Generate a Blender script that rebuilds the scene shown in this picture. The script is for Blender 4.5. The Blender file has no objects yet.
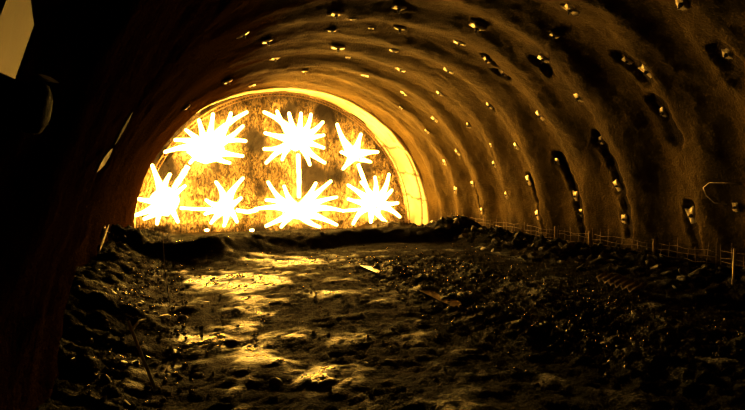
import bpy, bmesh, math, random
import numpy as np
from mathutils import Vector, Matrix, noise, Euler

random.seed(7)
scene = bpy.context.scene
C = scene.collection
PI = math.pi
F = 540.0
CAMZ = 1.6
YAW = math.radians(20.0)      # to the right of the tunnel axis
PITCH = math.radians(2.65)    # looking slightly down

# ------------------------------------------------------------------ camera
cd = bpy.data.cameras.new('camera'); cam = bpy.data.objects.new('camera', cd); C.objects.link(cam)
cam.location = (0, 0, CAMZ)
cam.rotation_euler = Euler((PI/2 - PITCH, 0, -YAW), 'XYZ')
cd.sensor_width = 36.0; cd.lens = F/745*36.0; cd.clip_start = 0.05; cd.clip_end = 200
scene.camera = cam
CR = cam.rotation_euler.to_matrix()
CL = Vector((0, 0, CAMZ))

def ray(px, py):
    return (CR @ Vector(((px-372.5)/F, -(py-205)/F, -1.0))).normalized()
def onY(px, py, Y):
    d = ray(px, py); return CL + d*(Y/d.y)
def project(P):
    v = CR.transposed() @ (Vector(P)-CL)
    return 372.5+F*v.x/-v.z, 205-F*v.y/-v.z

# ------------------------------------------------------------------ helpers
def tag(o, label=None, cat=None, group=None, kind=None):
    if label: o['label'] = label
    if cat: o['category'] = cat
    if group: o['group'] = group
    if kind: o['kind'] = kind
    return o
def empty(name, loc, label, cat, group=None, rot=None):
    o = bpy.data.objects.new(name, None); C.objects.link(o); o.location = loc
    o.empty_display_size = 0.1
    if rot is not None: o.rotation_euler = rot
    return tag(o, label, cat, group)
def link_mesh(name, me, mat, parent=None):
    o = bpy.data.objects.new(name, me); C.objects.link(o)
    if mat and not me.materials: me.materials.append(mat)
    if parent: o.parent = parent
    return o
def obj(name, bm, mat, parent=None, smooth=False):
    me = bpy.data.meshes.new(name); bm.normal_update(); bm.to_mesh(me); bm.free()
    if smooth:
        me.polygons.foreach_set('use_smooth', [True]*len(me.polygons))
    return link_mesh(name, me, mat, parent)
def grid_mesh(name, co, nr, nc, attr=None, flip=False):
    """co: (nr*nc,3) array"""
    idx = np.arange(nr*nc).reshape(nr, nc)
    a, b, c, d = idx[:-1, :-1].ravel(), idx[:-1, 1:].ravel(), idx[1:, 1:].ravel(), idx[1:, :-1].ravel()
    f = np.stack([a, d, c, b] if flip else [a, b, c, d], 1)
    me = bpy.data.meshes.new(name)
    me.vertices.add(len(co)); me.vertices.foreach_set('co', co.ravel())
    me.loops.add(f.size); me.loops.foreach_set('vertex_index', f.ravel())
    me.polygons.add(len(f)); me.polygons.foreach_set('loop_start', np.arange(len(f))*4)
    me.polygons.foreach_set('use_smooth', np.ones(len(f), bool))
    if attr is not None:
        for k, v in attr.items():
            at = me.attributes.new(k, 'FLOAT', 'POINT'); at.data.foreach_set('value', v.astype(np.float32).ravel())
    me.update(calc_edges=True)
    return me
def tube(bm, pts, radii, seg=8, cap=True):
    pts = [Vector(p) for p in pts]
    if not hasattr(radii, '__len__'): radii = [radii]*len(pts)
    rings = []; up = None
    for i, p in enumerate(pts):
        t = (pts[min(i+1, len(pts)-1)] - pts[max(i-1, 0)]).normalized()
        if up is None:
            up = t.orthogonal().normalized()
        up = (up - t*up.dot(t)).normalized(); sd = t.cross(up)
        rings.append([bm.verts.new(p + (up*math.cos(2*PI*k/seg) + sd*math.sin(2*PI*k/seg))*radii[i]) for k in range(seg)])
    for r0, r1 in zip(rings, rings[1:]):
        for k in range(seg):
            bm.faces.new((r0[k], r0[(k+1) % seg], r1[(k+1) % seg], r1[k]))
    if cap:
        bm.faces.new(rings[0][::-1]); bm.faces.new(rings[-1])
def box(bm, c, s, rot=None):
    m = Matrix.Translation(c)
    if rot is not None: m = m @ rot
    r = bmesh.ops.create_cube(bm, size=1, matrix=m @ Matrix.Diagonal((s[0], s[1], s[2], 1)))
    return r['verts']
def fbm(x, y, z, o=4):
    return noise.fractal(Vector((x, y, z)), 1.0, 2.0, o, noise_basis='PERLIN_ORIGINAL')
def sm(a, b, x):
    t = np.clip((x-a)/(b-a), 0, 1); return t*t*(3-2*t)

# ------------------------------------------------------------------ materials
def mat(name):
    m = bpy.data.materials.new(name); m.use_nodes = True
    nt = m.node_tree; b = nt.nodes['Principled BSDF']
    return m, nt, b
def nn(nt, t, **kw):
    n = nt.nodes.new(t)
    for k, v in kw.items():
        if k in n.inputs: n.inputs[k].default_value = v
        else: setattr(n, k, v)
    return n
def ramp(nt, stops):
    r = nt.nodes.new('ShaderNodeValToRGB'); e = r.color_ramp.elements
    e[0].position, e[0].color = stops[0][0], (*stops[0][1], 1)
    e[1].position, e[1].color = stops[-1][0], (*stops[-1][1], 1)
    for p, c in stops[1:-1]:
        x = e.new(p); x.color = (*c, 1)
    return r
def surf(name, c1, c2, rough=0.9, scale=4.0, bump=0.5, bscale=30, bdist=0.02, spec=0.3, metal=0.0, darkattr=None, darkcol=(0.02, .015, .01), rough2=None):
    m, nt, b = mat(name); L = nt.links
    geo = nn(nt, 'ShaderNodeTexCoord')
    n1 = nn(nt, 'ShaderNodeTexNoise', Scale=scale, Detail=6.0, Roughness=0.62)
    L.new(geo.outputs['Object'], n1.inputs['Vector'])
    r = ramp(nt, [(0.3, c1), (0.7, c2)]); L.new(n1.outputs['Fac'], r.inputs['Fac'])
    col = r.outputs['Color']
    if darkattr:
        at = nn(nt, 'ShaderNodeAttribute', attribute_name=darkattr)
        mx = nn(nt, 'ShaderNodeMix', data_type='RGBA')
        L.new(at.outputs['Fac'], mx.inputs[0]); L.new(col, mx.inputs[6]); mx.inputs[7].default_value = (*darkcol, 1)
        col = mx.outputs[2]
    L.new(col, b.inputs['Base Color'])
    b.inputs['Roughness'].default_value = rough
    if rough2 is not None:
        n3 = nn(nt, 'ShaderNodeTexNoise', Scale=scale*0.8, Detail=5.0, Roughness=0.6)
        L.new(geo.outputs['Object'], n3.inputs['Vector'])
        mr = nn(nt, 'ShaderNodeMapRange'); mr.inputs[1].default_value = .4; mr.inputs[2].default_value = .62
        mr.inputs[3].default_value = rough; mr.inputs[4].default_value = rough2
        L.new(n3.outputs['Fac'], mr.inputs[0]); L.new(mr.outputs[0], b.inputs['Roughness'])
    b.inputs['Specular IOR Level'].default_value = spec
    b.inputs['Metallic'].default_value = metal
    n2 = nn(nt, 'ShaderNodeTexNoise', Scale=bscale, Detail=5.0, Roughness=0.6)
    L.new(geo.outputs['Object'], n2.inputs['Vector'])
    bp = nn(nt, 'ShaderNodeBump', Strength=bump, Distance=bdist)
    L.new(n2.outputs['Fac'], bp.inputs['Height']); L.new(bp.outputs['Normal'], b.inputs['Normal'])
    return m
M = {}
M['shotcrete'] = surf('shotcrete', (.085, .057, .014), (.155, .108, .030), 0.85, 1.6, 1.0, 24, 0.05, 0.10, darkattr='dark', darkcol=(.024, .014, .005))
_nt = M['shotcrete'].node_tree; _b = _nt.nodes['Principled BSDF']
_a = nn(_nt, 'ShaderNodeAttribute', attribute_name='left_shade')
_mx = nn(_nt, 'ShaderNodeMix', data_type='RGBA'); _mx.inputs[7].default_value = (.034, .014, .002, 1)  # near-black tint that paints the shade on the left of the lining
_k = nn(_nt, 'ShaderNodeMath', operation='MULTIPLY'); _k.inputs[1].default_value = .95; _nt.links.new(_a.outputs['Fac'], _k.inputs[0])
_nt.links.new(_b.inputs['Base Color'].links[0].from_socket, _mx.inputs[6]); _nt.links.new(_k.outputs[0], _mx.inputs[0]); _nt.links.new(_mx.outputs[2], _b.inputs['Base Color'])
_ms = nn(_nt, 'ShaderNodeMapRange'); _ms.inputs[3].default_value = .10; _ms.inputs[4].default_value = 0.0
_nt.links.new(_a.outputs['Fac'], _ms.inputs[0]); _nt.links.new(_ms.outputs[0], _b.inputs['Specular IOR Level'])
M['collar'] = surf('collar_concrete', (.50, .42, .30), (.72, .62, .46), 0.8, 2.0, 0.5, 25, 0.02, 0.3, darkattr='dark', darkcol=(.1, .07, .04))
M['rock'] = surf('face_rock', (.02, .011, .004), (.50, .37, .20), 0.7, 4.6, 1.0, 10, 0.2, 0.4, darkattr='dark', darkcol=(.018, .011, .006))
_nt = M['rock'].node_tree
_mp = nn(_nt, 'ShaderNodeMapping'); _mp.inputs['Scale'].default_value = (1.6, 1.6, .7)
_tc = [n for n in _nt.nodes if n.type == 'TEX_COORD'][0]; _nt.links.new(_tc.outputs['Object'], _mp.inputs['Vector'])
for _n in _nt.nodes:
    if _n.type == 'TEX_NOISE': _n.inputs['Distortion'].default_value = 1.8; _n.inputs['Roughness'].default_value = .72; _nt.links.new(_mp.outputs[0], _n.inputs['Vector'])
    if _n.type == 'VALTORGB': _n.color_ramp.elements[0].position = .43; _n.color_ramp.elements[1].position = .68
M['mud'] = surf('wet_mud', (.012, .007, .0022), (.036, .022, .007), 0.3, 1.8, 1.0, 32, 0.12, 0.7, darkattr='dark', darkcol=(.005, .003, .0012), rough2=0.6)
M['stone'] = surf('muddy_stone', (.012, .009, .005), (.045, .032, .018), 0.28, 5, 0.7, 30, 0.02, 0.8)
M['stone_light'] = surf('pale_stone', (.1, .07, .04), (.22, .16, .09), 0.5, 5, 0.6, 30, 0.02, 0.5)
M['plate'] = surf('galvanised_plate', (.75, .65, .5), (.95, .88, .75), 0.4, 9, 0.3, 60, 0.004, 0.4, .3)
M['bolt'] = surf('dark_steel', (.05, .04, .03), (.1, .08, .06), 0.5, 12, 0.2, 60, 0.003, 0.5, 0.6)
M['dull_plate'] = surf('dull_plate', (.12, .08, .05), (.3, .22, .14), 0.7, 12, 0.3, 60, 0.003, 0.2)
M['wire'] = surf('rusty_wire', (.10, .065, .03), (.24, .16, .08), 0.5, 8, 0.3, 50, 0.003, 0.5, 0.3)
M['pale_wire'] = surf('pale_wire', (.85, .75, .6), (.95, .88, .75), 0.6, 8, 0.1, 50, 0.002, 0.5, .3)
M['board'] = surf('tan_board', (.085, .055, .022), (.115, .078, .032), 0.7, 3, 0.2, 40, 0.004, 0.3)
M['rubber'] = surf('black_rubber', (.002, .0016, .001), (.004, .003, .002), 0.9, 3, 0.6, 20, 0.02, 0.02)
_nt = M['mud'].node_tree; _b = _nt.nodes['Principled BSDF']
_a = nn(_nt, 'ShaderNodeAttribute', attribute_name='wet')
_mr = nn(_nt, 'ShaderNodeMapRange'); _mr.inputs[3].default_value = .75; _mr.inputs[4].default_value = .25
_nt.links.new(_a.outputs['Fac'], _mr.inputs[0]); _nt.links.new(_mr.outputs[0], _b.inputs['Roughness'])
_ms = nn(_nt, 'ShaderNodeMapRange'); _ms.inputs[3].default_value = .05; _ms.inputs[4].default_value = .5
_nt.links.new(_a.outputs['Fac'], _ms.inputs[0]); _nt.links.new(_ms.outputs[0], _b.inputs['Specular IOR Level'])
def water():
    m, nt, b = mat('puddle_water')
    b.inputs['Base Color'].default_value = (.22, .15, .06, 1)  # amber reflection put into the water's base colour
    b.inputs['Roughness'].default_value = 0.3; b.inputs['Specular IOR Level'].default_value = 0.6
    n = nn(nt, 'ShaderNodeTexNoise', Scale=5.0, Detail=2.0)
    tc = nn(nt, 'ShaderNodeTexCoord'); nt.links.new(tc.outputs['Object'], n.inputs['Vector'])
    bp = nn(nt, 'ShaderNodeBump', Strength=0.12, Distance=0.02)
    nt.links.new(n.outputs['Fac'], bp.inputs['Height']); nt.links.new(bp.outputs['Normal'], b.inputs['Normal'])
    return m
M['water'] = water()
def flare(name, strength, col):
    m = bpy.data.materials.new(name); m.use_nodes = True; nt = m.node_tree; nt.nodes.clear()
    out = nn(nt, 'ShaderNodeOutputMaterial'); e = nn(nt, 'ShaderNodeEmission', Strength=strength)
    n = nn(nt, 'ShaderNodeTexNoise', Scale=3.0, Detail=2.0)
    tc = nn(nt, 'ShaderNodeTexCoord'); nt.links.new(tc.outputs['Object'], n.inputs['Vector'])
    r = ramp(nt, [(0.3, col), (0.75, (col[0], col[1]*1.12, col[2]*1.4))])
    nt.links.new(n.outputs['Fac'], r.inputs['Fac']); nt.links.new(r.outputs['Color'], e.inputs['Color'])
    # thin gas at the rim of the flame is optically thinner and cooler than its middle
    lw_ = nn(nt, 'ShaderNodeLayerWeight', Blend=.5)
    iv = nn(nt, 'ShaderNodeMath', operation='SUBTRACT'); iv.inputs[0].default_value = 1.0; nt.links.new(lw_.outputs['Facing'], iv.inputs[1])
    pw = nn(nt, 'ShaderNodeMath', operation='POWER'); pw.inputs[1].default_value = 5.0; nt.links.new(iv.outputs[0], pw.inputs[0])
    ml = nn(nt, 'ShaderNodeMath', operation='MULTIPLY_ADD'); ml.inputs[1].default_value = strength*1.8; ml.inputs[2].default_value = 1.1
    nt.links.new(pw.outputs[0], ml.inputs[0]); nt.links.new(ml.outputs[0], e.inputs['Strength'])
    nt.links.new(e.outputs[0], out.inputs['Surface'])
    return m
FCOL = (1.0, .53, .085)
M['flare_core'] = flare('white_hot_core', 150, FCOL)
M['flare_ray'] = flare('white_hot_ray', 75, FCOL)
M['ember'] = flare('ember_glow', 12, (1, .5, .1))

# ------------------------------------------------------------------ tunnel section
CX, A, B, CZ = 3.97, 5.36, 5.05, -0.12
Y_RING, Y_FACE = 19.0, 21.0
PITCHR = 1.52
# dark recesses in the sprayed concrete: pixel polylines -> (phi,Y) on the lining
def hit(px, py, off=0.0):
    d = ray(px, py)
    lo = 0.0; t = 0.3
    def g(t):
        p = CL + d*t
        return ((p.x-CX)/(A-off))**2 + ((p.z-CZ)/(B-off))**2 - 1
    while g(t) < 0 and t < 80: lo = t; t += 0.25
    hi = t
    for _ in range(30):
        mid = (lo+hi)/2
        if g(mid) < 0: lo = mid
        else: hi = mid
    p = CL + d*hi
    phi = math.atan2((p.z-CZ)/B, (p.x-CX)/A)
    return phi, p.y, p
recess_px = [  # points, half width (m), depth
    ([(558, 158), (568, 170), (577, 195), (583, 218), (587, 236)], .17, 1.0),
    ([(601, 138), (611, 152), (622, 178), (629, 205), (634, 232)], .19, 1.0),
    ([(530, 177), (538, 192), (544, 212), (549, 230)], .12, .8),
    ([(622, 56), (634, 61), (645, 70), (649, 77)], .19, .75),
    ([(659, 100), (665, 112), (673, 128), (677, 138)], .2, .85),
    ([(692, 205), (695, 218), (699, 232), (703, 248)], .15, .75),
    ([(536, 56), (546, 62), (553, 70)], .16, .8),
    ([(486, 55), (494, 63)], .1, .7),
    ([(498, 72), (508, 77)], .12, .7),
    ([(476, 184), (481, 200), (484, 214)], .08, .7),
    ([(490, 104), (494, 110)], .08, .6),
    ([(722, 52), (732, 62), (738, 78)], .2, .5),
]
recess = []
for pts, w, dp in recess_px:
    q = [hit(*p)[:2] for p in pts]
    recess.append(([(a*5.2, y) for a, y in q], w, dp))
def seg_dist(S, Y, p, q):
    px, py = p; qx, qy = q
    dx, dy = qx-px, qy-py; L2 = dx*dx+dy*dy+1e-9
    t = np.clip(((S-px)*dx+(Y-py)*dy)/L2, 0, 1)
    return np.hypot(S-px-t*dx, Y-py-t*dy)

LFLIP = False
def lining():
    ph = np.linspace(math.radians(-9), math.radians(189), 300)
    ys = np.concatenate([np.arange(-6, 0, 0.25), np.arange(0, 19.001, 0.055)])
    nr, nc = len(ys), len(ph)
    PH, YY = np.meshgrid(ph, ys)
    S = PH*5.2
    dark = np.zeros_like(S)
    nz = np.zeros_like(S); fine = np.zeros_like(S); big = np.zeros_like(S); wob = np.zeros_like(S)
    for i in range(nr):
        for j in range(nc):
            s, y = S[i, j], YY[i, j]
            nz[i, j] = fbm(s*.75, y*2.0, 3.1, 5); fine[i, j] = fbm(s*5, y*7, 33., 3)
            big[i, j] = noise.noise(Vector((s*.35, y*.5, 9.0)))
            wob[i, j] = noise.noise(Vector((s*.45, y*.15, 21.0)))
    # sprayed bays between the lattice ribs: scalloped radius
    u = ((YY - 7.85 + wob*.22)/PITCHR) % 1.0
    left_shade = np.clip(sm(math.radians(82), math.radians(118), PH + nz*.15), 0, 1)  # shade left of the crown, painted into the concrete colour
    sc = 0.5-0.5*np.cos(2*PI*u)                 # 0 at the valley where bolts sit, 1 on the ridge
    amp = (0.10 + 0.04*big) * (1-sm(17.2, 19, YY)*.6)
    amp = amp * (1 - 0.55*sm(math.radians(100), math.radians(135), PH) + .4*(1-sm(math.radians(30), math.radians(60), PH)))
    r_in = amp*1.15*sc**1.2 + nz*0.04 + fine*.018 + big*.09
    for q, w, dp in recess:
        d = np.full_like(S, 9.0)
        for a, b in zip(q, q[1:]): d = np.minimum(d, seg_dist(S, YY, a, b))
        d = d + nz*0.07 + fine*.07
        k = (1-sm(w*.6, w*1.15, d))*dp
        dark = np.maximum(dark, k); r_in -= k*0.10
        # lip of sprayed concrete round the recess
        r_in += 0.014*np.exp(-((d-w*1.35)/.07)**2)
    LW = sm(math.radians(98), math.radians(135), PH)
    r_in += .06*LW*sm(14.5, 18.7, YY) + .6*LW*(1-sm(2.6, 8.5, YY))*sm(.2, 2.2, YY)
    # darker low on the walls
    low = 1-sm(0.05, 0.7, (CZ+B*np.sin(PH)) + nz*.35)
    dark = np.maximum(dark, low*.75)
    patch = sm(.15, .5, nz*.5+big*.8)
    dark = np.maximum(dark, patch*.3)
    dark = np.maximum(dark, sm(math.radians(98), math.radians(140), PH + nz*.25)*(.95+.3*nz))  # left side darkened further, its shade put into the colour
    X = CX + (A - r_in)*np.cos(PH); Z = CZ + (B - r_in)*np.sin(PH)
    co = np.stack([X, YY, Z], -1)
    # normals of the whole surface, so the three pieces meet without a seam
    du = np.gradient(co, axis=1); dv = np.gradient(co, axis=0)
    N = np.cross(dv, du); N /= np.linalg.norm(N, axis=-1, keepdims=True)
    N *= np.where((N[..., 0:1]*(co[..., 0:1]-CX) + N[..., 2:3]*(co[..., 2:3]-CZ)) > 0, -1.0, 1.0)
    j1 = int(np.searchsorted(ph, math.radians(55))); j2 = int(np.searchsorted(ph, math.radians(125)))
    for nm, a, b in (('wall_right', 0, j1+1), ('ceiling', j1, j2+1), ('wall_left', j2, nc)):
        c = co[:, a:b].reshape(-1, 3); n = N[:, a:b].reshape(-1, 3)
        me = grid_mesh(nm, c, nr, b-a, {'dark': dark[:, a:b], 'left_shade': left_shade[:, a:b]}, flip=LFLIP)
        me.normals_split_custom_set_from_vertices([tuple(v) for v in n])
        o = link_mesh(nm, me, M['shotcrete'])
        lab = {'wall_right': 'right side of the sprayed concrete tunnel lining with dark recesses',
               'ceiling': 'arched crown of the sprayed concrete tunnel lining',
               'wall_left': 'unlit left side of the tunnel lining close to the viewer'}[nm]
        tag(o, lab, 'tunnel wall' if nm != 'ceiling' else 'ceiling', kind='structure')
    return ph, ys, r_in
PHS, YS, RIN = lining()
def wall_point(phi, Y, off=0.0):
    j = min(max(int(round((phi-PHS[0])/(PHS[1]-PHS[0]))), 0), len(PHS)-1)
    i = int(np.clip(np.searchsorted(YS, Y), 0, len(YS)-1))
    r = RIN[i, j] + off
    P = Vector((CX+(A-r)*math.cos(phi), Y, CZ+(B-r)*math.sin(phi)))
    N = Vector((-math.cos(phi)/A, 0, -math.sin(phi)/B)).normalized()
    return P, N
def lining_hit(px, py):
    """where the view ray meets the real scalloped lining"""
    d = ray(px, py); t = 0.4
    while t < 40:
        p = CL + d*t
        if p.y > 19: break
        phi = math.atan2((p.z-CZ)/B, (p.x-CX)/A)
        q, n = wall_point(phi, p.y)
        if (p-q).dot(n) < 0: break
        t += 0.02
    return phi, p.y, q, n

# ------------------------------------------------------------------ collar ring near the face
def collar():
    ph = np.linspace(math.radians(-9), math.radians(189), 300)
    prof = [(18.96, -0.25), (18.97, 0.06), (19.02, 0.115), (19.1, .12)] + [(y, 0.12+0.00*y) for y in np.arange(19.2, 20.95, .06)] + [(21.0, .13), (21.3, .14)]
    nr, nc = len(prof), len(ph)
    co = np.zeros((nr, nc, 3)); dark = np.zeros((nr, nc))
    for i, (y, r) in enumerate(prof):
        for j, p in enumerate(ph):
            n = fbm(p*6, y*1.5, 40., 4)
            n2 = noise.noise(Vector((p*9, y*4, 70.)))
            rr = r + n*.03 - .22*max(0, math.sin(p))**1.5*max(0, y-19)/2
            rr -= (r*.8)*float(sm(1.7, 2.3, p))
            # joints across the collar
            for pj in (12, 24, 37):
                jl = abs(math.degrees(p) - pj - (y-20)*1.2 + n*1.2)
                if jl < .6 and r > .1: dark[i, j] = .8
            # a crack along the near edge low on the right
            if r > .1 and math.degrees(p) < 34:
                cl = abs(y - (19.55 - .4*math.degrees(p)/34) + n*.08)
                if cl < .07: dark[i, j] = 1.0; rr -= .09
            if n2 > .42 and 40 < math.degrees(p) < 85 and y > 19.1: dark[i, j] = max(dark[i, j], .6)
            co[i, j] = (CX+(A-rr)*math.cos(p), y+n*.02, CZ+(B-rr)*math.sin(p))
    me = grid_mesh('trim_1', co.reshape(-1, 3), nr, nc, {'dark': dark}, flip=True)
    o = link_mesh('trim_1', me, M['collar'])
    tag(o, 'brightly lit concrete collar arch framing the tunnel face', 'arch', kind='structure')
collar()

# lattice girder standing just inside the collar
def girder():
    g = empty('lattice_girder', (CX, 20.72, 0), 'thin steel lattice girder arch just inside the lit collar', 'girder')
    def P(deg, rad, y):
        p = math.radians(deg)
        return Vector(((A-rad)*math.cos(p), y-20.72, CZ+(B-rad+.2*max(0, math.sin(p))**1.5)*math.sin(p)))
    for nm, rad, y in (('chord', .19, 20.6), ('chord', .19, 20.85), ('chord', .31, 20.72)):
        bm = bmesh.new(); tube(bm, [P(d, rad, y) for d in range(-2, 183, 3)], .018, 6)
        obj(nm, bm, M['wire'], g, True)
    bm = bmesh.new(); k = 0
    pts = []
    for i, d in enumerate(np.arange(-2, 182, 1.2)):
        pts.append(P(d, .31 if i % 2 else .19, 20.72 if i % 2 else (20.6 if (i//2) % 2 else 20.85)))
    for a, b in zip(pts, pts[1:]): tube(bm, [a, b], .011, 4, False)
    obj('lacing', bm, M['wire'], g)
girder()

# ------------------------------------------------------------------ rock face
def face():
    xs = np.arange(CX-A-.1, CX+A+.1, .055); zs = np.arange(-.6, 5.35, .055)
    nr, nc = len(zs), len(xs)
    co = np.zeros((nr, nc, 3)); dark = np.zeros((nr, nc))
    for i, z in enumerate(zs):
        for j, x in enumerate(xs):
            n = fbm(x*.9, 5., z*.6, 5)
            r = noise.ridged_multi_fractal(Vector((x*1.8, 7., z*1.0)), 0.9, 2.1, 5, 1.0, 2.0)
            v = noise.noise(Vector((x*5, 3., z*1.4)))
            co[i, j] = (x, 21.15 + .25*n - .16*(r-1.0) + .05*v - .25*max(0, .7-z), z)
            d = 0
            a = noise.noise(Vector((x*1.1+7, 1., z*.8)))
            dark[i, j] = min(1, max(0, (a-.02)*3.2)*.85 + max(0, .35-(r-.5))*.9*0 + max(0, v-.25)*1.6)
            # darker band under the crown
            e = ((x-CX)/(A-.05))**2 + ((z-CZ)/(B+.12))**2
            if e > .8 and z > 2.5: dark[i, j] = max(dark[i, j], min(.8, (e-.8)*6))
    me = grid_mesh('wall_back', co.reshape(-1, 3), nr, nc, {'dark': dark}, flip=False)
    # keep only what is inside the arch
    bm = bmesh.new(); bm.from_mesh(me)
    kill = [v for v in bm.verts if ((v.co.x-CX)/(A+.05))**2 + ((v.co.z-CZ)/(B+.3))**2 > 1.0]
    bmesh.ops.delete(bm, geom=kill, context='VERTS'); bm.to_mesh(me); bm.free()
    o = link_mesh('wall_back', me, M['rock'])
    tag(o, 'rough rock face closing the end of the tunnel', 'rock face', kind='structure')
face()

# ------------------------------------------------------------------ floor
def hump(x, y, cx, cy, rx, ry, h):
    return h*np.exp(-(((x-cx)/rx)**2+((y-cy)/ry)**2))
def floor_height(X, Y, n, f, rg, ff):
    """n: broad noise, f: fine noise, rg: ridged"""
    z = n*.035 + f*.026 + ff*.016
    # left rubble bank against the wall
    e = -0.12 + .12*n + .25*(1-sm(3, 8, Y))
    bank = sm(0, 1, (e - X)/1.25)
    z = z + bank*(.42 + .22*n)*(1-.5*sm(8, 13, Y)) + bank*f*.10 + bank*ff*.03 + bank*(rg-1)*.06
    # right berm
    eb = 6.35 + .35*n - .07*np.clip(6-Y, 0, 5)
    berm = sm(0, 1, (X-eb)/1.3)
    z = z + berm*(1-.8*sm(7.4, 9, X))*(.15 + .16*n) + berm*f*.12 + berm*ff*.03 + berm*(rg-1)*.05
    # ledge of spoil left in front of the face
    ye = 12.7 + .5*n + .25*np.sin(X*1.3) - 2.0*np.exp(-((X-.6)/1.2)**2)
    led = sm(0, 1, (Y-ye)/.75)*(1-sm(13.7, 15.6, Y)*1.1)*(1-.75*sm(7.2, 8.6, X))
    z = z + led*(.30 + .03*n + .03*f) - .32*sm(14.6, 16.8, Y)
    z = z + hump(X, Y, .7, 11.5, .8, .5, .14)
    # churned gravel ridges and ruts along the travelled way
    c1 = 3.55 + .12*np.sin(Y*.9) + (Y-6)*-.03 + .25*np.clip(5-Y, 0, 3)*.6
    fade = 1-sm(8.8, 11.0, Y)
    w1 = .38
    z = z + fade*np.exp(-((X-c1)/w1)**2)*(.10 + .05*f)
    z = z - (1-sm(9, 11.5, Y))*np.exp(-((X-c1-.62)/.26)**2)*.07
    c2 = c1 + 1.25
    z = z + fade*np.exp(-((X-c2)/.33)**2)*(.09+.05*f)
    z = z - fade*np.exp(-((X-c2-.72)/.3)**2)*.06
    # churned lumps
    ch = fade*(np.exp(-((X-c1)/.5)**2) + np.exp(-((X-c2)/.4)**2)) 
    z = z + ch*(rg-1)*.035 + ch*ff*.025
    z = z + hump(X, Y, .55, 4.55, .35, .3, .06) + hump(X, Y, .35, 5.6, .22, .18, .05) + hump(X, Y, .1, 6.9, .16, .14, .06) + hump(X, Y, 1.05, 4.1, .4, .25, .03)
    near = 1-sm(3.2, 5.2, Y)
    z = z + near*.02*(rg-1)
    return z, bank, berm, led, ch
def floor():
    xs = np.arange(-1.75, 9.75, .042)
    ys = [-5., -3., -1., .5, 1.5, 2.2]; y = 2.6
    while y < 21.4: ys.append(y); y += .016 + .0042*y
    ys = np.array(ys)
    nr, nc = len(ys), len(xs)
    X, Y = np.meshgrid(xs, ys)
    n = np.zeros_like(X); f = np.zeros_like(X); rg = np.zeros_like(X); st = np.zeros_like(X); ff = np.zeros_like(X)
    for i in range(nr):
        y = ys[i]
        for j in range(nc):
            x = xs[j]
            n[i, j] = noise.noise(Vector((x*.7, y*.6, 1.3)))*1.3
            f[i, j] = fbm(x*3.2, y*3.2, 4.4, 4); ff[i, j] = noise.ridged_multi_fractal(Vector((x*5.5, y*9, 2.)), .8, 2.1, 3, 1.0, 2.0)-1.2
            rg[i, j] = noise.ridged_multi_fractal(Vector((x*2.6, y*2.6, 8.)), .9, 2.1, 4, 1.0, 2.0)
            st[i, j] = noise.noise(Vector((x*1.6, y*1.6, 14.)))
    z, bank, berm, led, ch = floor_height(X, Y, n, f, rg, ff)
    dark = np.clip(bank*.95 + berm*.5 + ch*.75 + np.clip(led, 0, 1)*0 + sm(9.6, 11.4, Y + n*.4)*(1-sm(13.9, 14.8, Y))*.6, 0, .97)  # left bank and ledge front include shade painted into the mud colour
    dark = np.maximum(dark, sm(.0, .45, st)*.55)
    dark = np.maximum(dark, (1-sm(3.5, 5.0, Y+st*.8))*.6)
    wet = np.maximum.reduce([hump(X, Y, .9, 8.6, .9, 1.4, 1.), hump(X, Y, 2.3, 10.6, .9, .9, 1.), hump(X, Y, .55, 5.4, .5, 1.3, .9), hump(X, Y, 3.4, 9.7, .4, 1.0, .7), hump(X, Y, 1.3, 4.2, .6, .6, .6)])
    wet = np.clip(wet*1.3 + st*.9 + f*1.1 - .35, 0, 1)*(1-np.clip(ch, 0, 1))*(1-bank)*(1-sm(11, 12, Y)*.8)
    wet = np.maximum(wet, np.clip(ch, 0, 1)*np.clip(f*2+.3, 0, .7))
    co = np.stack([X, Y, z], -1).reshape(-1, 3)
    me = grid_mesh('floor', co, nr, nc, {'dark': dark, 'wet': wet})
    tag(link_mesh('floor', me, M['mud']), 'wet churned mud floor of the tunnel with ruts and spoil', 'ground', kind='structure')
    return xs, ys, z
FX, FY, FZ = floor()
def ground(x, y):
    i = int(np.clip(np.searchsorted(FY, y), 1, len(FY)-1)); j = int(np.clip(np.searchsorted(FX, x), 1, len(FX)-1))
    ty = (y-FY[i-1])/(FY[i]-FY[i-1]); tx = (x-FX[j-1])/(FX[j]-FX[j-1])
    return float((FZ[i-1, j-1]*(1-tx)+FZ[i-1, j]*tx)*(1-ty) + (FZ[i, j-1]*(1-tx)+FZ[i, j]*tx)*ty)
def ghit(px, py):
    d = ray(px, py); t = 1.0
    while t < 40:
        p = CL + d*t
        if p.z <= ground(p.x, p.y): break
        t += .02
    return Vector((p.x, p.y, ground(p.x, p.y)))

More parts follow.
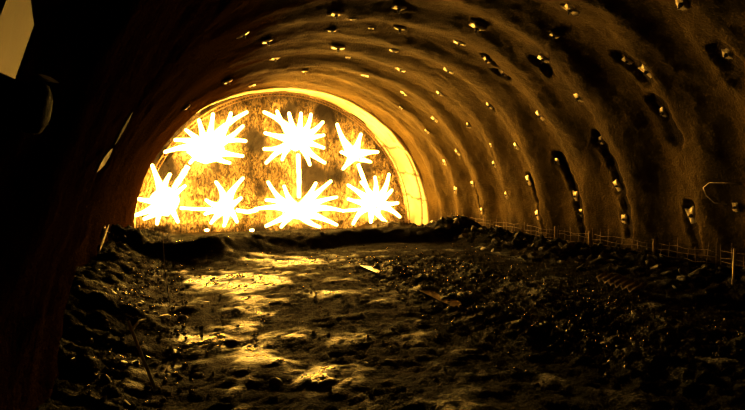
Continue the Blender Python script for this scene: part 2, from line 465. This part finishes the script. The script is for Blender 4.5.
# ------------------------------------------------------------------ bursts at the face
YB = 20.6
def burst(core, tips, label, rx, ry, links=()):
    c = onY(core[0], core[1], YB)
    g = empty('flare_burst', c, label, 'flare', 'star shaped bursts firing at the rock face')
    bm = bmesh.new()
    bmesh.ops.create_icosphere(bm, subdivisions=3, radius=1.0)
    for v in bm.verts:
        d = v.co.normalized(); k = 1+.22*noise.noise(d*2.2+Vector(core+(0,)))
        v.co = Vector((d.x*rx*.041*k, d.y*.25*k, d.z*ry*.041*k))
    obj('core', bm, M['flare_core'], g, True)
    for i, t in enumerate(tips):
        yy = YB + random.uniform(-.3, .12)
        e = onY(t[0], t[1], yy) - c
        bend = Vector((-e.z, 0, e.x))*random.uniform(-.12, .12)
        n = 9; pts = []; rad = []
        for k in range(n):
            u = k/(n-1); pts.append(e*u + bend*math.sin(PI*u))
            rad.append(.24*(1-u)**2.0 + .10 - .03*u)
        dr = e.normalized()
        for q, s in ((.03, .05), (.055, .02)):
            pts.append(e + dr*q); rad.append(s)
        bm = bmesh.new(); tube(bm, pts, rad, 10)
        obj('ray', bm, M['flare_ray'], g, True)
    return g
BUR = [
 ((207,149), [(165,152),(175,140),(186,130),(199,120),(213,114),(231,113),(247,112),(243,126),(246,141),(243,156),(230,163),(190,163)], 17, 13,
   'largest white hot burst high on the left of the rock face'),
 ((297,140), [(264,112),(277,111),(289,113),(301,113),(311,114),(323,122),(324,135),(324,148),(325,163),(310,165),(265,133),(264,149),(266,163),(282,160)], 12, 11,
   'white hot star burst high at the middle of the rock face above the vertical trail'),
 ((354,155), [(337,124),(361,134),(378,152),(343,169),(371,162),(341,152)], 7, 7,
   'smallest white hot burst with few rays high on the right of the rock face'),
 ((165,201), [(152,165),(170,174),(138,199),(133,216),(144,219),(157,224),(178,222),(185,186)], 12, 13,
   'white hot burst low at the far left corner of the rock face'),
 ((225,207), [(216,182),(243,178),(241,198),(237,222),(211,223),(224,226),(206,200),(205,214)], 8, 9,
   'white hot burst low between the left corner burst and the wide central burst'),
 ((299,211), [(268,182),(266,200),(255,209),(266,226),(281,227),(316,183),(331,181),(337,197),(337,225),(320,227),(344,211),(284,186)], 16, 9,
   'wide white hot burst low at the middle of the rock face below the vertical trail'),
 ((373,204), [(348,185),(348,199),(353,224),(375,177),(389,174),(392,190),(398,203),(400,217),(386,222),(371,226),(361,182)], 10, 11,
   'white hot burst low at the right end of the rock face'),
]
cores = []
for c, tips, rx, ry, lab in BUR:
    burst(c, tips, lab, rx, ry); cores.append(onY(c[0], c[1], YB))
def trail(pts, label, rad=.075):
    P = [onY(a, b, YB-.02) for a, b in pts]
    o0 = P[0].copy(); bm = bmesh.new()
    Q = []
    for a, b in zip(P, P[1:]):
        for k in range(6): Q.append(a.lerp(b, k/6)-o0)
    Q.append(P[-1]-o0)
    R = [rad*(1+.25*noise.noise(Vector((i*.6, rad, P[0].x)))) for i in range(len(Q))]
    tube(bm, Q, R, 10); o = obj('burning_trail', bm, M['flare_ray'], None, True); o.location = o0
    tag(o, label, 'trail', 'burning trails linking the bursts')
trail([(188,166),(182,176),(174,188)], 'slanting burning trail from the largest burst down to the left corner burst', .12)
trail([(180,208),(198,209),(214,209)], 'short level burning trail between the two low left bursts', .07)
trail([(236,210),(247,212),(258,210)], 'burning trail running from the small low burst to the wide central burst', .085)
trail([(298,154),(299,175),(299,198)], 'vertical burning trail joining the two middle bursts', .095)
trail([(342,211),(352,210),(362,209)], 'level burning trail reaching the low right burst', .07)
trail([(358,164),(364,180),(369,192)], 'steep burning trail from the smallest burst down to the low right burst', .09)
for (x, y), l in (((207,231), 'glowing ember on the spoil ledge below the low left bursts'), ((252,231), 'glowing ember on the spoil ledge left of the wide central burst')):
    p = onY(x, y-1, 19.2); bm = bmesh.new(); bmesh.ops.create_icosphere(bm, subdivisions=2, radius=.09)
    for v in bm.verts: v.co *= 1+.4*noise.noise(v.co*20); v.co.z *= .6
    o = obj('ember', bm, M['flare_core'], None, True); o.location = p
    tag(o, l, 'ember')
# lamps carrying the light of each burst down the tunnel
LK = 0.08
for c, w in zip(cores, (1500, 900, 350, 800, 500, 1000, 700)):
    l = bpy.data.lights.new('burst_light', 'SPOT'); l.energy = w*LK; l.spot_size = math.radians(165); l.spot_blend = .6
    l.color = (1.0, .52, .05); l.shadow_soft_size = .25
    o = bpy.data.objects.new('burst_light', l); C.objects.link(o); o.location = (c.x, YB-.5, c.z); o.rotation_euler = (PI/2, 0, PI)

# ------------------------------------------------------------------ rock bolts
def make_bolt(seed=0):
    r = random.Random(seed)
    g = bpy.data.objects.new('rock_bolt', None); C.objects.link(g); g.empty_display_size = .05
    bm = bmesh.new()
    # plate: a ragged square-ish sheet, slightly dished, half swallowed by sprayed concrete
    w, h = r.uniform(.10, .14), r.uniform(.055, .08); ring = []
    for k in range(16):
        a = 2*PI*k/16; c, d = math.cos(a), math.sin(a); q = 1/max(abs(c), abs(d))*.92
        q *= r.uniform(.82, 1.1)
        ring.append((c*q*w, d*q*h))
    top = [bm.verts.new((x, y, .016)) for x, y in ring]; bot = [bm.verts.new((x*1.02, y*1.02, -.01)) for x, y in ring]
    mid = [bm.verts.new((x*.5, y*.5, .03)) for x, y in ring]
    for k in range(16):
        n = (k+1) % 16
        bm.faces.new((bot[k], bot[n], top[n], top[k])); bm.faces.new((top[k], top[n], mid[n], mid[k]))
    bm.faces.new(mid)
    obj('plate', bm, M['plate'], g)
    bm = bmesh.new()
    bmesh.ops.create_cone(bm, cap_ends=True, segments=6, radius1=.034, radius2=.03, depth=.03, matrix=Matrix.Translation((0, 0, .04)))
    obj('nut', bm, M['bolt'], g)
    bm = bmesh.new()
    bmesh.ops.create_cone(bm, cap_ends=True, segments=10, radius1=.015, radius2=.013, depth=.06, matrix=Matrix.Translation((0, 0, .065)))
    obj('bolt_end', bm, M['bolt'], g)
    if seed < 3: return g
    bm = bmesh.new(); bmesh.ops.create_icosphere(bm, subdivisions=3, radius=1)
    for v in bm.verts:
        d = v.co.normalized(); k = 1+.45*noise.noise(d*2.5+Vector((seed*3.3, 0, 0)))
        v.co = Vector((d.x*w*1.2*k + w*.3, d.y*h*1.4*k - h*.4, d.z*.03*k - .025))
    obj('concrete_crust', bm, M['shotcrete'], g, True)
    return g
bprotos = [make_bolt(i) for i in range(5)]
def copy_tree(o):
    c = o.copy(); C.objects.link(c)
    for ch in list(o.children):
        k = ch.copy(); C.objects.link(k); k.parent = c
    return c
BOLTS = [ # px, py, scale, label
 (243,34,.9,'dim bolt plate high on the dark left of the crown, outermost of the left group'),
 (267,40,1.1,'long thin bolt plate left of centre on the crown, right of the dimmest plate'),
 (275,58,1.,'bright bolt plate left of centre on the crown, below the long thin plate'),
 (228,81,1.,'small bolt plate on the crown just above the upper left of the lit collar'),
 (187,107,1.,'leftmost bolt plate, edge on above the upper left end of the collar'),
 (252,85,.9,'small bolt plate close above the collar, left of its top'),
 (305,71,.9,'small bright bolt plate close above the top of the collar'),
 (336,13,1.2,'slanting bolt plate at the top edge of the crown, upper centre'),
 (353,18,.6,'small faint bolt plate right of the slanting top plate'),
 (332,30,.9,'faint bolt plate straight above the brightest twin plate'),
 (338,47,1.3,'brightest twin square bolt plate in the middle of the crown'),
 (348,57,.7,'faint bolt plate just below and right of the brightest twin plate'),
 (365,75,.9,'small bolt plate above the upper right shoulder of the collar'),
 (399,7,1.2,'pinkish bolt plate at the very top of the crown, right of centre'),
 (400,27,1.2,'notched bolt plate in line below the pinkish top plate'),
 (371,28,.5,'tiny bolt plate left of the notched crown plate'),
 (394,50,1.1,'bolt plate with a long streak to its left on the crown'),
 (401,69,1.1,'bolt plate below the streaked plate on the crown'),
 (404,93,1.1,'twin bolt plate beyond the collar shoulder, below the crown plates'),
 (401,107,.7,'faint bolt plate touching the lit edge above the collar shoulder'),
 (449,70,1.1,'bright bolt plate right of the crown, above the twin plate pair'),
 (440,93,1.,'bolt plate midway down the right haunch, above the pair near the collar'),
 (460,42,1.1,'dull yellowish bolt plate on the upper right haunch'),
 (478,25,1.5,'large crumpled bolt plate high on the right haunch'),
 (488,58,1.1,'bolt plate with a dark hole at its right, upper right haunch'),
 (504,73,1.1,'bolt plate set in a dark hollow below the holed plate'),
 (544,58,1.2,'bolt plate inside a black ragged pocket high on the right wall'),
 (571,8,1.2,'square bolt plate near the top edge, right of the crown'),
 (555,34,.8,'tiny glinting bolt plate above the black ragged pocket'),
 (490,105,1.1,'single bright bolt plate with a dark shadow notch, right haunch'),
 (541,115,1.1,'isolated bolt plate on the smooth bay of the right wall'),
 (579,97,1.1,'pale ragged bolt plate above the two long recesses'),
 (435,119,1.,'bright bolt plate right of the collar shoulder'),
 (427,131,.9,'bright bolt plate nearest the collar on the right haunch'),
 (469,125,1.,'bolt plate between the collar plates and the single notched plate'),
 (458,152,1.,'bolt plate on the right wall above the collar foot, upper of two'),
 (445,162,1.1,'tall bright bolt plate beside the collar at mid height'),
 (491,145,.5,'tiny round bolt plate in the middle of the right wall'),
 (517,146,1.,'ring like bolt plate beside the tiny round one'),
 (495,164,1.,'bolt plate below the tiny round one on the right wall'),
 (532,179,1.1,'bolt plate at the top of the farthest dark recess'),
 (473,184,1.,'bolt plate above a thin dark drip line on the far right wall'),
 (456,190,1.,'bright bolt plate low beside the foot of the collar'),
 (482,211,1.,'lowest far bolt plate just above the wire mesh fence'),
 (507,195,1.,'bolt plate between the drip line and the farthest recess'),
 (538,215,1.,'bolt plate at the foot of the farthest dark recess'),
 (560,160,1.,'bolt plate at the top of the middle long recess'),
 (576,196,1.,'bolt plate halfway down the middle long recess'),
 (582,213,1.,'glinting bolt plate low in the middle long recess'),
 (602,140,1.,'bolt plate at the top of the nearer long recess'),
 (619,185,1.,'bolt plate halfway down the nearer long recess'),
 (625,219,1.,'bolt plate low in the nearer long recess'),
 (648,70,1.1,'pale bolt plate in the ragged pocket high on the near right wall'),
 (628,60,.9,'dull bolt plate at the upper end of the near ragged pocket'),
 (664,112,1.1,'bolt plate in the wide black recess on the near right wall'),
 (682,2,1.1,'bolt plate cut by the top edge on the near right'),
 (728,53,1.,'faint bolt plate in the darkness near the upper right corner'),
 (693,215,1.2,'reddish square bolt plate low on the near right wall'),
 (736,207,.8,'faint bolt plate under the looped wire at the right edge'),
 (102,232,1.1,'bolt plate low on the dark left wall above the rubble bank'),
]
first = True
for (px, py, s, lab) in BOLTS:
    phi, y, P, N = lining_hit(px, py)
    d = ray(px, py)
    kk = BOLTS.index((px, py, s, lab)); o = bprotos[kk] if kk < 5 else copy_tree(bprotos[kk % 5])
    # plate lies on the lining, long side across the tunnel axis, tipped a little toward the face
    t = Vector((0, 1, 0)); side = t.cross(N).normalized()
    ti = math.radians(random.uniform(-6, 8))
    nn_ = (N*math.cos(ti) + t*math.sin(ti)).normalized(); tt = side.cross(nn_).normalized() * -1
    m = Matrix((side, nn_.cross(side), nn_)).transposed()
    rz = Matrix.Rotation(random.uniform(-.45, .45), 3, 'Z')
    o.rotation_euler = (m @ rz).to_euler(); o.scale = (s, s, s)
    o.location = P + N*.006*s
    tag(o, lab, 'rock bolt', 'rock bolts with plates in the tunnel lining')

# ------------------------------------------------------------------ wire mesh along the foot of the right wall
def fence(y0, y1, label, post=True, hh=.42, tilt=0.):
    xw = 9.02
    z0 = -.03
    g = empty('wire_mesh_panel', (xw, (y0+y1)/2, z0), label, 'wire mesh', 'wire mesh panels along the right wall')
    h = (y1-y0)/2
    bm = bmesh.new()
    for k in range(4):
        z = .05 + k*hh/3.8 + random.uniform(-.025, .025)
        tube(bm, [(random.uniform(-.03, .03), -h+q*2*h/6, z+random.uniform(-.02, .02)+tilt*(q/6-.5)) for q in range(7)], .0065, 5)
    obj('long_wires', bm, M['wire'], g, True)
    bm = bmesh.new(); n = int(2*h/.19)
    for k in range(n+1):
        y = -h + k*2*h/n
        tube(bm, [(.012, y, 0), (.012+random.uniform(-.06, .06), y+random.uniform(-.05, .05), hh*random.uniform(.7, 1.35))], .005, 4)
    obj('upright_wires', bm, M['wire'], g, True)
    if post:
        bm = bmesh.new(); box(bm, (-.03, -h, hh*.5), (.05, .05, hh*1.15))
        bmesh.ops.bevel(bm, geom=bm.edges[:], offset=.008, segments=1, affect='EDGES')
        obj('post', bm, M['wire'], g)
FEN = [(15.6,17.0,'farthest mesh panel beside the foot of the collar'),(14.1,15.5,'second mesh panel from the collar along the right wall'),
       (12.55,14.0,'third mesh panel from the collar along the right wall'),(11.2,12.45,'mesh panel under the farthest dark recess'),
       (10.0,11.1,'mesh panel under the middle long recess'),(8.2,9.9,'longest clear mesh panel under the nearer long recess with post at its near end'),
       (6.9,8.1,'dim mesh panel under the reddish bolt plate'),(5.4,6.8,'nearest mesh panel at the right edge')]
for k, (a, b, l) in enumerate(FEN): fence(a, b, l, k in (3, 4, 5, 7), .42, random.uniform(-.04, .04))

# ------------------------------------------------------------------ stones
def stone_mesh(seed, flat, sub=2):
    r = random.Random(seed); bm = bmesh.new(); bmesh.ops.create_icosphere(bm, subdivisions=sub, radius=1.0)
    off = Vector((seed*3.1, seed*1.7, 0))
    planes = [Vector((r.gauss(0, 1), r.gauss(0, 1), r.gauss(0, 1))).normalized() for _ in range(9)]
    for v in bm.verts:
        d = v.co.normalized(); k = 1+.25*noise.noise(d*1.4+off)
        for pl in planes:
            q = d.dot(pl)
            if q > .55: k = min(k, .62/q)
        v.co = d*k; v.co.z *= flat; v.co.x *= 1.25
    me = bpy.data.meshes.new('stone'); bm.to_mesh(me); bm.free(); return me
SM = [stone_mesh(i, .55+.1*(i % 4)) for i in range(6)]; SL = [stone_mesh(20+i, .22) for i in range(4)]
for m_ in SM: m_.materials.append(M['stone'])
SP = [m_.copy() for m_ in SM[:3]] + [m_.copy() for m_ in SL[:3]]
for m_ in SP: m_.materials.clear(); m_.materials.append(M['stone_light'])
for m_ in SL: m_.materials.append(M['stone'])
PLACED = []
def free(x, y, s):
    for (a, b, r) in PLACED:
        if (a-x)**2+(b-y)**2 < ((r+s)*1.0)**2: return False
    PLACED.append((x, y, s)); return True
def wall_x(y):
    i = int(np.clip(np.searchsorted(YS, y), 0, len(YS)-1)); j = int(np.argmin(np.abs(PHS-math.radians(176))))
    return CX-(A-RIN[i, j])*math.cos(math.radians(4))
def put(name, me, x, y, s, label, cat, group=None, tilt=.5, sink=.25):
    o = bpy.data.objects.new(name, me); C.objects.link(o)
    o.location = (x, y, ground(x, y) + s*.35 - s*sink)
    o.rotation_euler = (random.uniform(-tilt, tilt), random.uniform(-tilt, tilt), random.uniform(0, 6.3))
    o.scale = (s, s*random.uniform(.7, 1), s*random.uniform(.8, 1.1))
    tag(o, label, cat, group); return o
for (px, py, s, lab) in [
    (204,302,.07,'small dark stone on the shining mud right of the upright wire'),
    (231,341,.08,'dark lumpy stone on the gleaming mud at the lower left'),
    (247,347,.05,'dark stone touching the right side of the lumpy stone'),
    (275,383,.07,'low dark stone at the bottom centre of the floor'),
    (392,363,.06,'flat dark stone alone on the smooth mud at the bottom middle'),
    (383,281,.09,'dark stone at the far end of the gravel ridge'),
    (365,363,.06,'small stone left of the flat dark stone'),
    (196,378,.08,'stone at the edge of the lower left rubble'),
    (177,352,.06,'stone at the foot of the left bank near the fallen rod'),
    (183,318,.07,'stone at the foot of the left bank beside the bent wire')]:
    p = ghit(px, py); put('stone', random.choice(SM), p.x, p.y, s, lab, 'stone', None, .2, .55)
# ridge gravel, berm rubble, left bank rubble: individually placed
def c1(y): return 3.55 + .12*math.sin(y*.9) - (y-6)*.03 + .15*min(max(5-y, 0), 3)
for k in range(330):
    y = 3.6 + 6.6*random.random()**1.2; b = random.random() < .6
    x = c1(y) + (0 if b else 1.25) + random.gauss(0, .26); gs = random.uniform(.015, .04)
    if not free(x, y, gs*1.2): continue
    put('gravel_lump', random.choice(SM if k % 3 else SP), x, y, gs, 'dark wet lump of gravel on the churned ridges between the wheel ruts', 'gravel', 'gravel lumps along the rut ridges', .6)
for k in range(300):
    y = 4.2 + 13.5*random.random(); x = 6.5 + 2.3*random.random()**.8 + .03*y*0
    fl = random.random()
    me = random.choice(SL) if fl < .55 else (random.choice(SP) if fl > .86 else random.choice(SM))
    s = random.uniform(.05, .14)*(1.0 if fl < .86 else .55)
    if not free(x, y, s*1.1): continue
    put('rubble_stone', me, x, y, s, 'broken stone in the rubble berm below the wire mesh on the right', 'rubble', 'rubble stones on the right berm', 1.0, .15)
for k in range(190):
    y = 3.4 + 12*random.random(); x = -.1 - 1.1*random.random()**.8
    me = random.choice(SM+SL) if random.random() < .95 else random.choice(SP)
    gs = random.uniform(.018, .055)
    if x < wall_x(y)+.12 or not free(x, y, gs*1.2): continue
    put('spoil_stone', me, x, y, gs, 'muddy stone in the spoil bank along the dark left wall', 'rubble', 'spoil stones on the left bank', .9, .2)
# fine gravel nobody could count
bm = bmesh.new()
for k in range(5000):
    r = random.random()
    if r < .6: y = 3.4+7*random.random(); x = c1(y)+random.choice((0, 1.25, .6, 2.2))+random.gauss(0, .4)
    elif r < .78: y = 3.4+14*random.random()**1.3; x = 6.2+2.7*random.random()
    elif r < .88: y = 3.4+9*random.random(); x = .1-.75*random.random()
    else: y = 3.4+9*random.random(); x = -.1+6*random.random()
    s = random.uniform(.008, .024)
    bmesh.ops.create_icosphere(bm, subdivisions=1, radius=s, matrix=Matrix.Translation((x, y, ground(x, y)+s*.3)) @ Euler((random.random()*6, random.random()*6, 0)).to_matrix().to_4x4() @ Matrix.Diagonal((1.4, .9, .6, 1)))
M['gravel'] = surf('wet_gravel', (.01, .007, .004), (.12, .085, .045), 0.25, 9, 0.5, 60, 0.01, 0.8)
o = obj('fine_gravel', bm, M['gravel']); tag(o, 'fine loose gravel scattered over the tunnel mud', 'gravel', kind='stuff')

# ------------------------------------------------------------------ puddles
def puddle(pts, label):
    P = [ghit(*p) for p in pts]; zc = sum(p.z for p in P)/len(P) + .006
    cx = sum(p.x for p in P)/len(P); cy = sum(p.y for p in P)/len(P)
    bm = bmesh.new(); vs = []
    n = len(P)
    for i in range(n):
        p0, p1, p2, p3 = P[i-1], P[i], P[(i+1) % n], P[(i+2) % n]
        for k in range(5):
            t = k/5
            q = .5*((2*p1)+(p2-p0)*t+(2*p0-5*p1+4*p2-p3)*t*t+(-p0+3*p1-3*p2+p3)*t**3)
            vs.append(bm.verts.new((q.x-cx, q.y-cy, 0)))
    bm.faces.new(vs); o = obj('puddle', bm, M['water']); o.location = (cx, cy, zc)
    tag(o, label, 'puddle')
puddle([(418,289),(428,288),(444,296),(460,305),(458,308),(440,303),(424,296)], 'long muddy puddle in the rut beside the gravel ridge')
puddle([(355,262),(368,265),(385,273),(380,275),(364,270)], 'small bright puddle at the far end of the rut')

# ------------------------------------------------------------------ things on the left
def left_x(y, z):
    return CX - A*math.sqrt(max(0, 1-((z-CZ)/B)**2))
# pale board leaning off the left wall at the upper left corner
def board():
    pts = [(12,-14),(29,-14),(34,25),(15,79),(-14,66),(-14,52)]
    ph_, y_, P_, N_ = lining_hit(16, 45)
    pn = Vector((.93, .02, -.34)).normalized()
    p0 = P_ + Vector((.12, 0, -.05))
    q = []
    for a, b in pts:
        d = ray(a, b); q.append(CL + d*((p0-CL).dot(pn)/d.dot(pn)))
    c = sum(q, Vector())/len(q)
    bm = bmesh.new(); vs = [bm.verts.new(p-c) for p in q]; f = bm.faces.new(vs)
    r = bmesh.ops.extrude_face_region(bm, geom=[f]); nv = [v for v in r['geom'] if isinstance(v, bmesh.types.BMVert)]
    dv = (q[1]-q[0]).cross(q[3]-q[0]).normalized()*.02
    for v in nv: v.co += dv
    bmesh.ops.recalc_face_normals(bm, faces=bm.faces[:])
    o = obj('board', bm, M['board']); o.location = c
    tag(o, 'tan rectangular board fixed to the dark left wall at the top left corner', 'board')
board()
def at_depth(px, py, D):
    d = ray(px, py); return CL + d*(D/-(CR.transposed() @ d).z)
def pipe():
    a = at_depth(-60, 88, .95); b = at_depth(36, 108, 1.0)
    g = empty('hose', a, 'thick black hose end reaching in from the left below the tan board', 'hose')
    bm = bmesh.new(); d = (b-a)
    tube(bm, [d*k/8 for k in range(9)], .043, 28); obj('hose_body', bm, M['rubber'], g, True)
    bm = bmesh.new(); dn = d.normalized()
    tube(bm, [d*.9, d*.9+dn*.005, d-dn*.003, d+dn*.012, d+dn*.02], [.044, .049, .049, .046, .03], 28); obj('end_collar', bm, M['rubber'], g, True)
pipe()
def spike(p0, p1, label, w=.018, name='steel_strip'):
    c = p0.copy(); bm = bmesh.new(); d = p1-p0
    dn = d.normalized(); s = dn.cross(Vector((1, 0, 0))).normalized()*w; t = Vector((.006, 0, 0))
    pr = [(0, .15), (.25, .8), (.55, 1), (.8, .55), (1, .05)]
    rings = [[bm.verts.new(d*u+s*k+t), bm.verts.new(d*u-s*k+t), bm.verts.new(d*u-s*k-t), bm.verts.new(d*u+s*k-t)] for u, k in pr]
    for r0, r1 in zip(rings, rings[1:]):
        for k in range(4): bm.faces.new((r0[k], r0[(k+1) % 4], r1[(k+1) % 4], r1[k]))
    bm.faces.new(rings[0]); bm.faces.new(rings[-1][::-1]); bmesh.ops.recalc_face_normals(bm, faces=bm.faces[:])
    o = obj(name, bm, M['dull_plate']); o.location = c; tag(o, label, 'strip')
def lw(px, py, off=.03):
    phi, y, P, N = lining_hit(px, py); return P + N*off
spike(lw(127,106), lw(108,139), 'upper pale pointed strip on the dark left wall above the lower one')
spike(lw(106,143), lw(89,166), 'lower pale pointed strip on the dark left wall')
spike(lw(24,63,.03), lw(41,70,.03), 'short pale scrap glinting on the left wall beside the tan board', .006)
spike(lw(107,224), lw(97,252), 'pale torn plate edge low on the left wall above the bank', .05, 'torn_plate')
# fallen rod, bent wire, upright wire on the left bank
def wire(name, pts, r, label, cat='wire', m='pale_wire', par=None):
    c = pts[0].copy(); bm = bmesh.new(); tube(bm, [p-c for p in pts], r, 6)
    o = obj(name, bm, M[m], None, True); o.location = c; tag(o, label, cat); return o
a = ghit(170, 305)
wire('upright_wire', [a, a+(at_depth(165, 272, 7.2)-at_depth(170, 305, 7.2)), a+(at_depth(163, 235, 7.2)-at_depth(170, 305, 7.2))], .005, 'thin upright wire standing at the edge of the left bank')
D = 5.9
wire('bent_wire', [at_depth(133,329,D-.5), at_depth(139,321,D-.3), at_depth(152,318,D), at_depth(168,315,D+.2)], .013, 'bent pale wire lying over the left bank above the fallen rod')
b = ghit(155, 389)
wire('fallen_rod', [b, b + (at_depth(134,336,5.1)-at_depth(155,389,5.1))], .012, 'straight pale rod leaning on the left bank', 'rod')
for (px, py, s) in [(77,345,.05),(80,355,.03),(118,378,.03)]:
    p = ghit(px, py) if px > 60 else at_depth(px, py, 3)
    put('paper_scrap', SP[3], p.x, p.y, s, 'small pale scrap glinting in the dark foot of the left bank', 'scrap', 'pale scraps at the foot of the left wall', .8, 0)
# looped wire on the near right wall
pts = [lw(x, y, .07) for x, y in ((745,182),(728,181),(712,181),(706,186),(709,194),(718,201),(730,203))]
wire('looped_wire', pts, .008, 'thin looped wire hanging off the near right wall', 'wire')
# marker stake
p = Vector((8.75, 5.95, 0)); p.z = ground(p.x, p.y)-.05
pp = ghit(733, 286)
wire('marker_stake', [pp-Vector((0, 0, .05)), pp+Vector((0, 0, .22)), pp+Vector((.01, 0, .5))], .016, 'pale upright stake before the mesh near the right edge', 'stake', 'pale_wire')
# corrugated scrap strip lying on the berm
def corrugated():
    a = ghit(600, 282); b = ghit(640, 296)
    g = bmesh.new(); n = 26; d = (b-a); L = d.length; d.normalize(); s = Vector((-d.y, d.x, 0))
    rows = []
    for i in range(n+1):
        u = i/n*L; h = .035*math.sin(i*1.57)
        rows.append([g.verts.new(d*u + s*w + Vector((0, 0, .10+h+w*.5))) for w in (-.09, 0, .09)])
    for r0, r1 in zip(rows, rows[1:]):
        for k in range(2): g.faces.new((r0[k], r0[k+1], r1[k+1], r1[k]))
    o = obj('corrugated_strip', g, M['wire'], None, True); o.location = a
    md = o.modifiers.new('thick', 'SOLIDIFY'); md.thickness = .006
    tag(o, 'corrugated scrap strip lying on the rubble berm at the right', 'scrap')
corrugated()

# ------------------------------------------------------------------ world and colour
w = bpy.data.worlds.new('world'); scene.world = w; w.use_nodes = True
w.node_tree.nodes['Background'].inputs[0].default_value = (.004, .0025, .001, 1)
w.node_tree.nodes['Background'].inputs[1].default_value = .3
scene.view_settings.view_transform = 'Standard'
scene.view_settings.look = 'None'
scene.view_settings.exposure = 0.25
scene.view_settings.gamma = 0.82
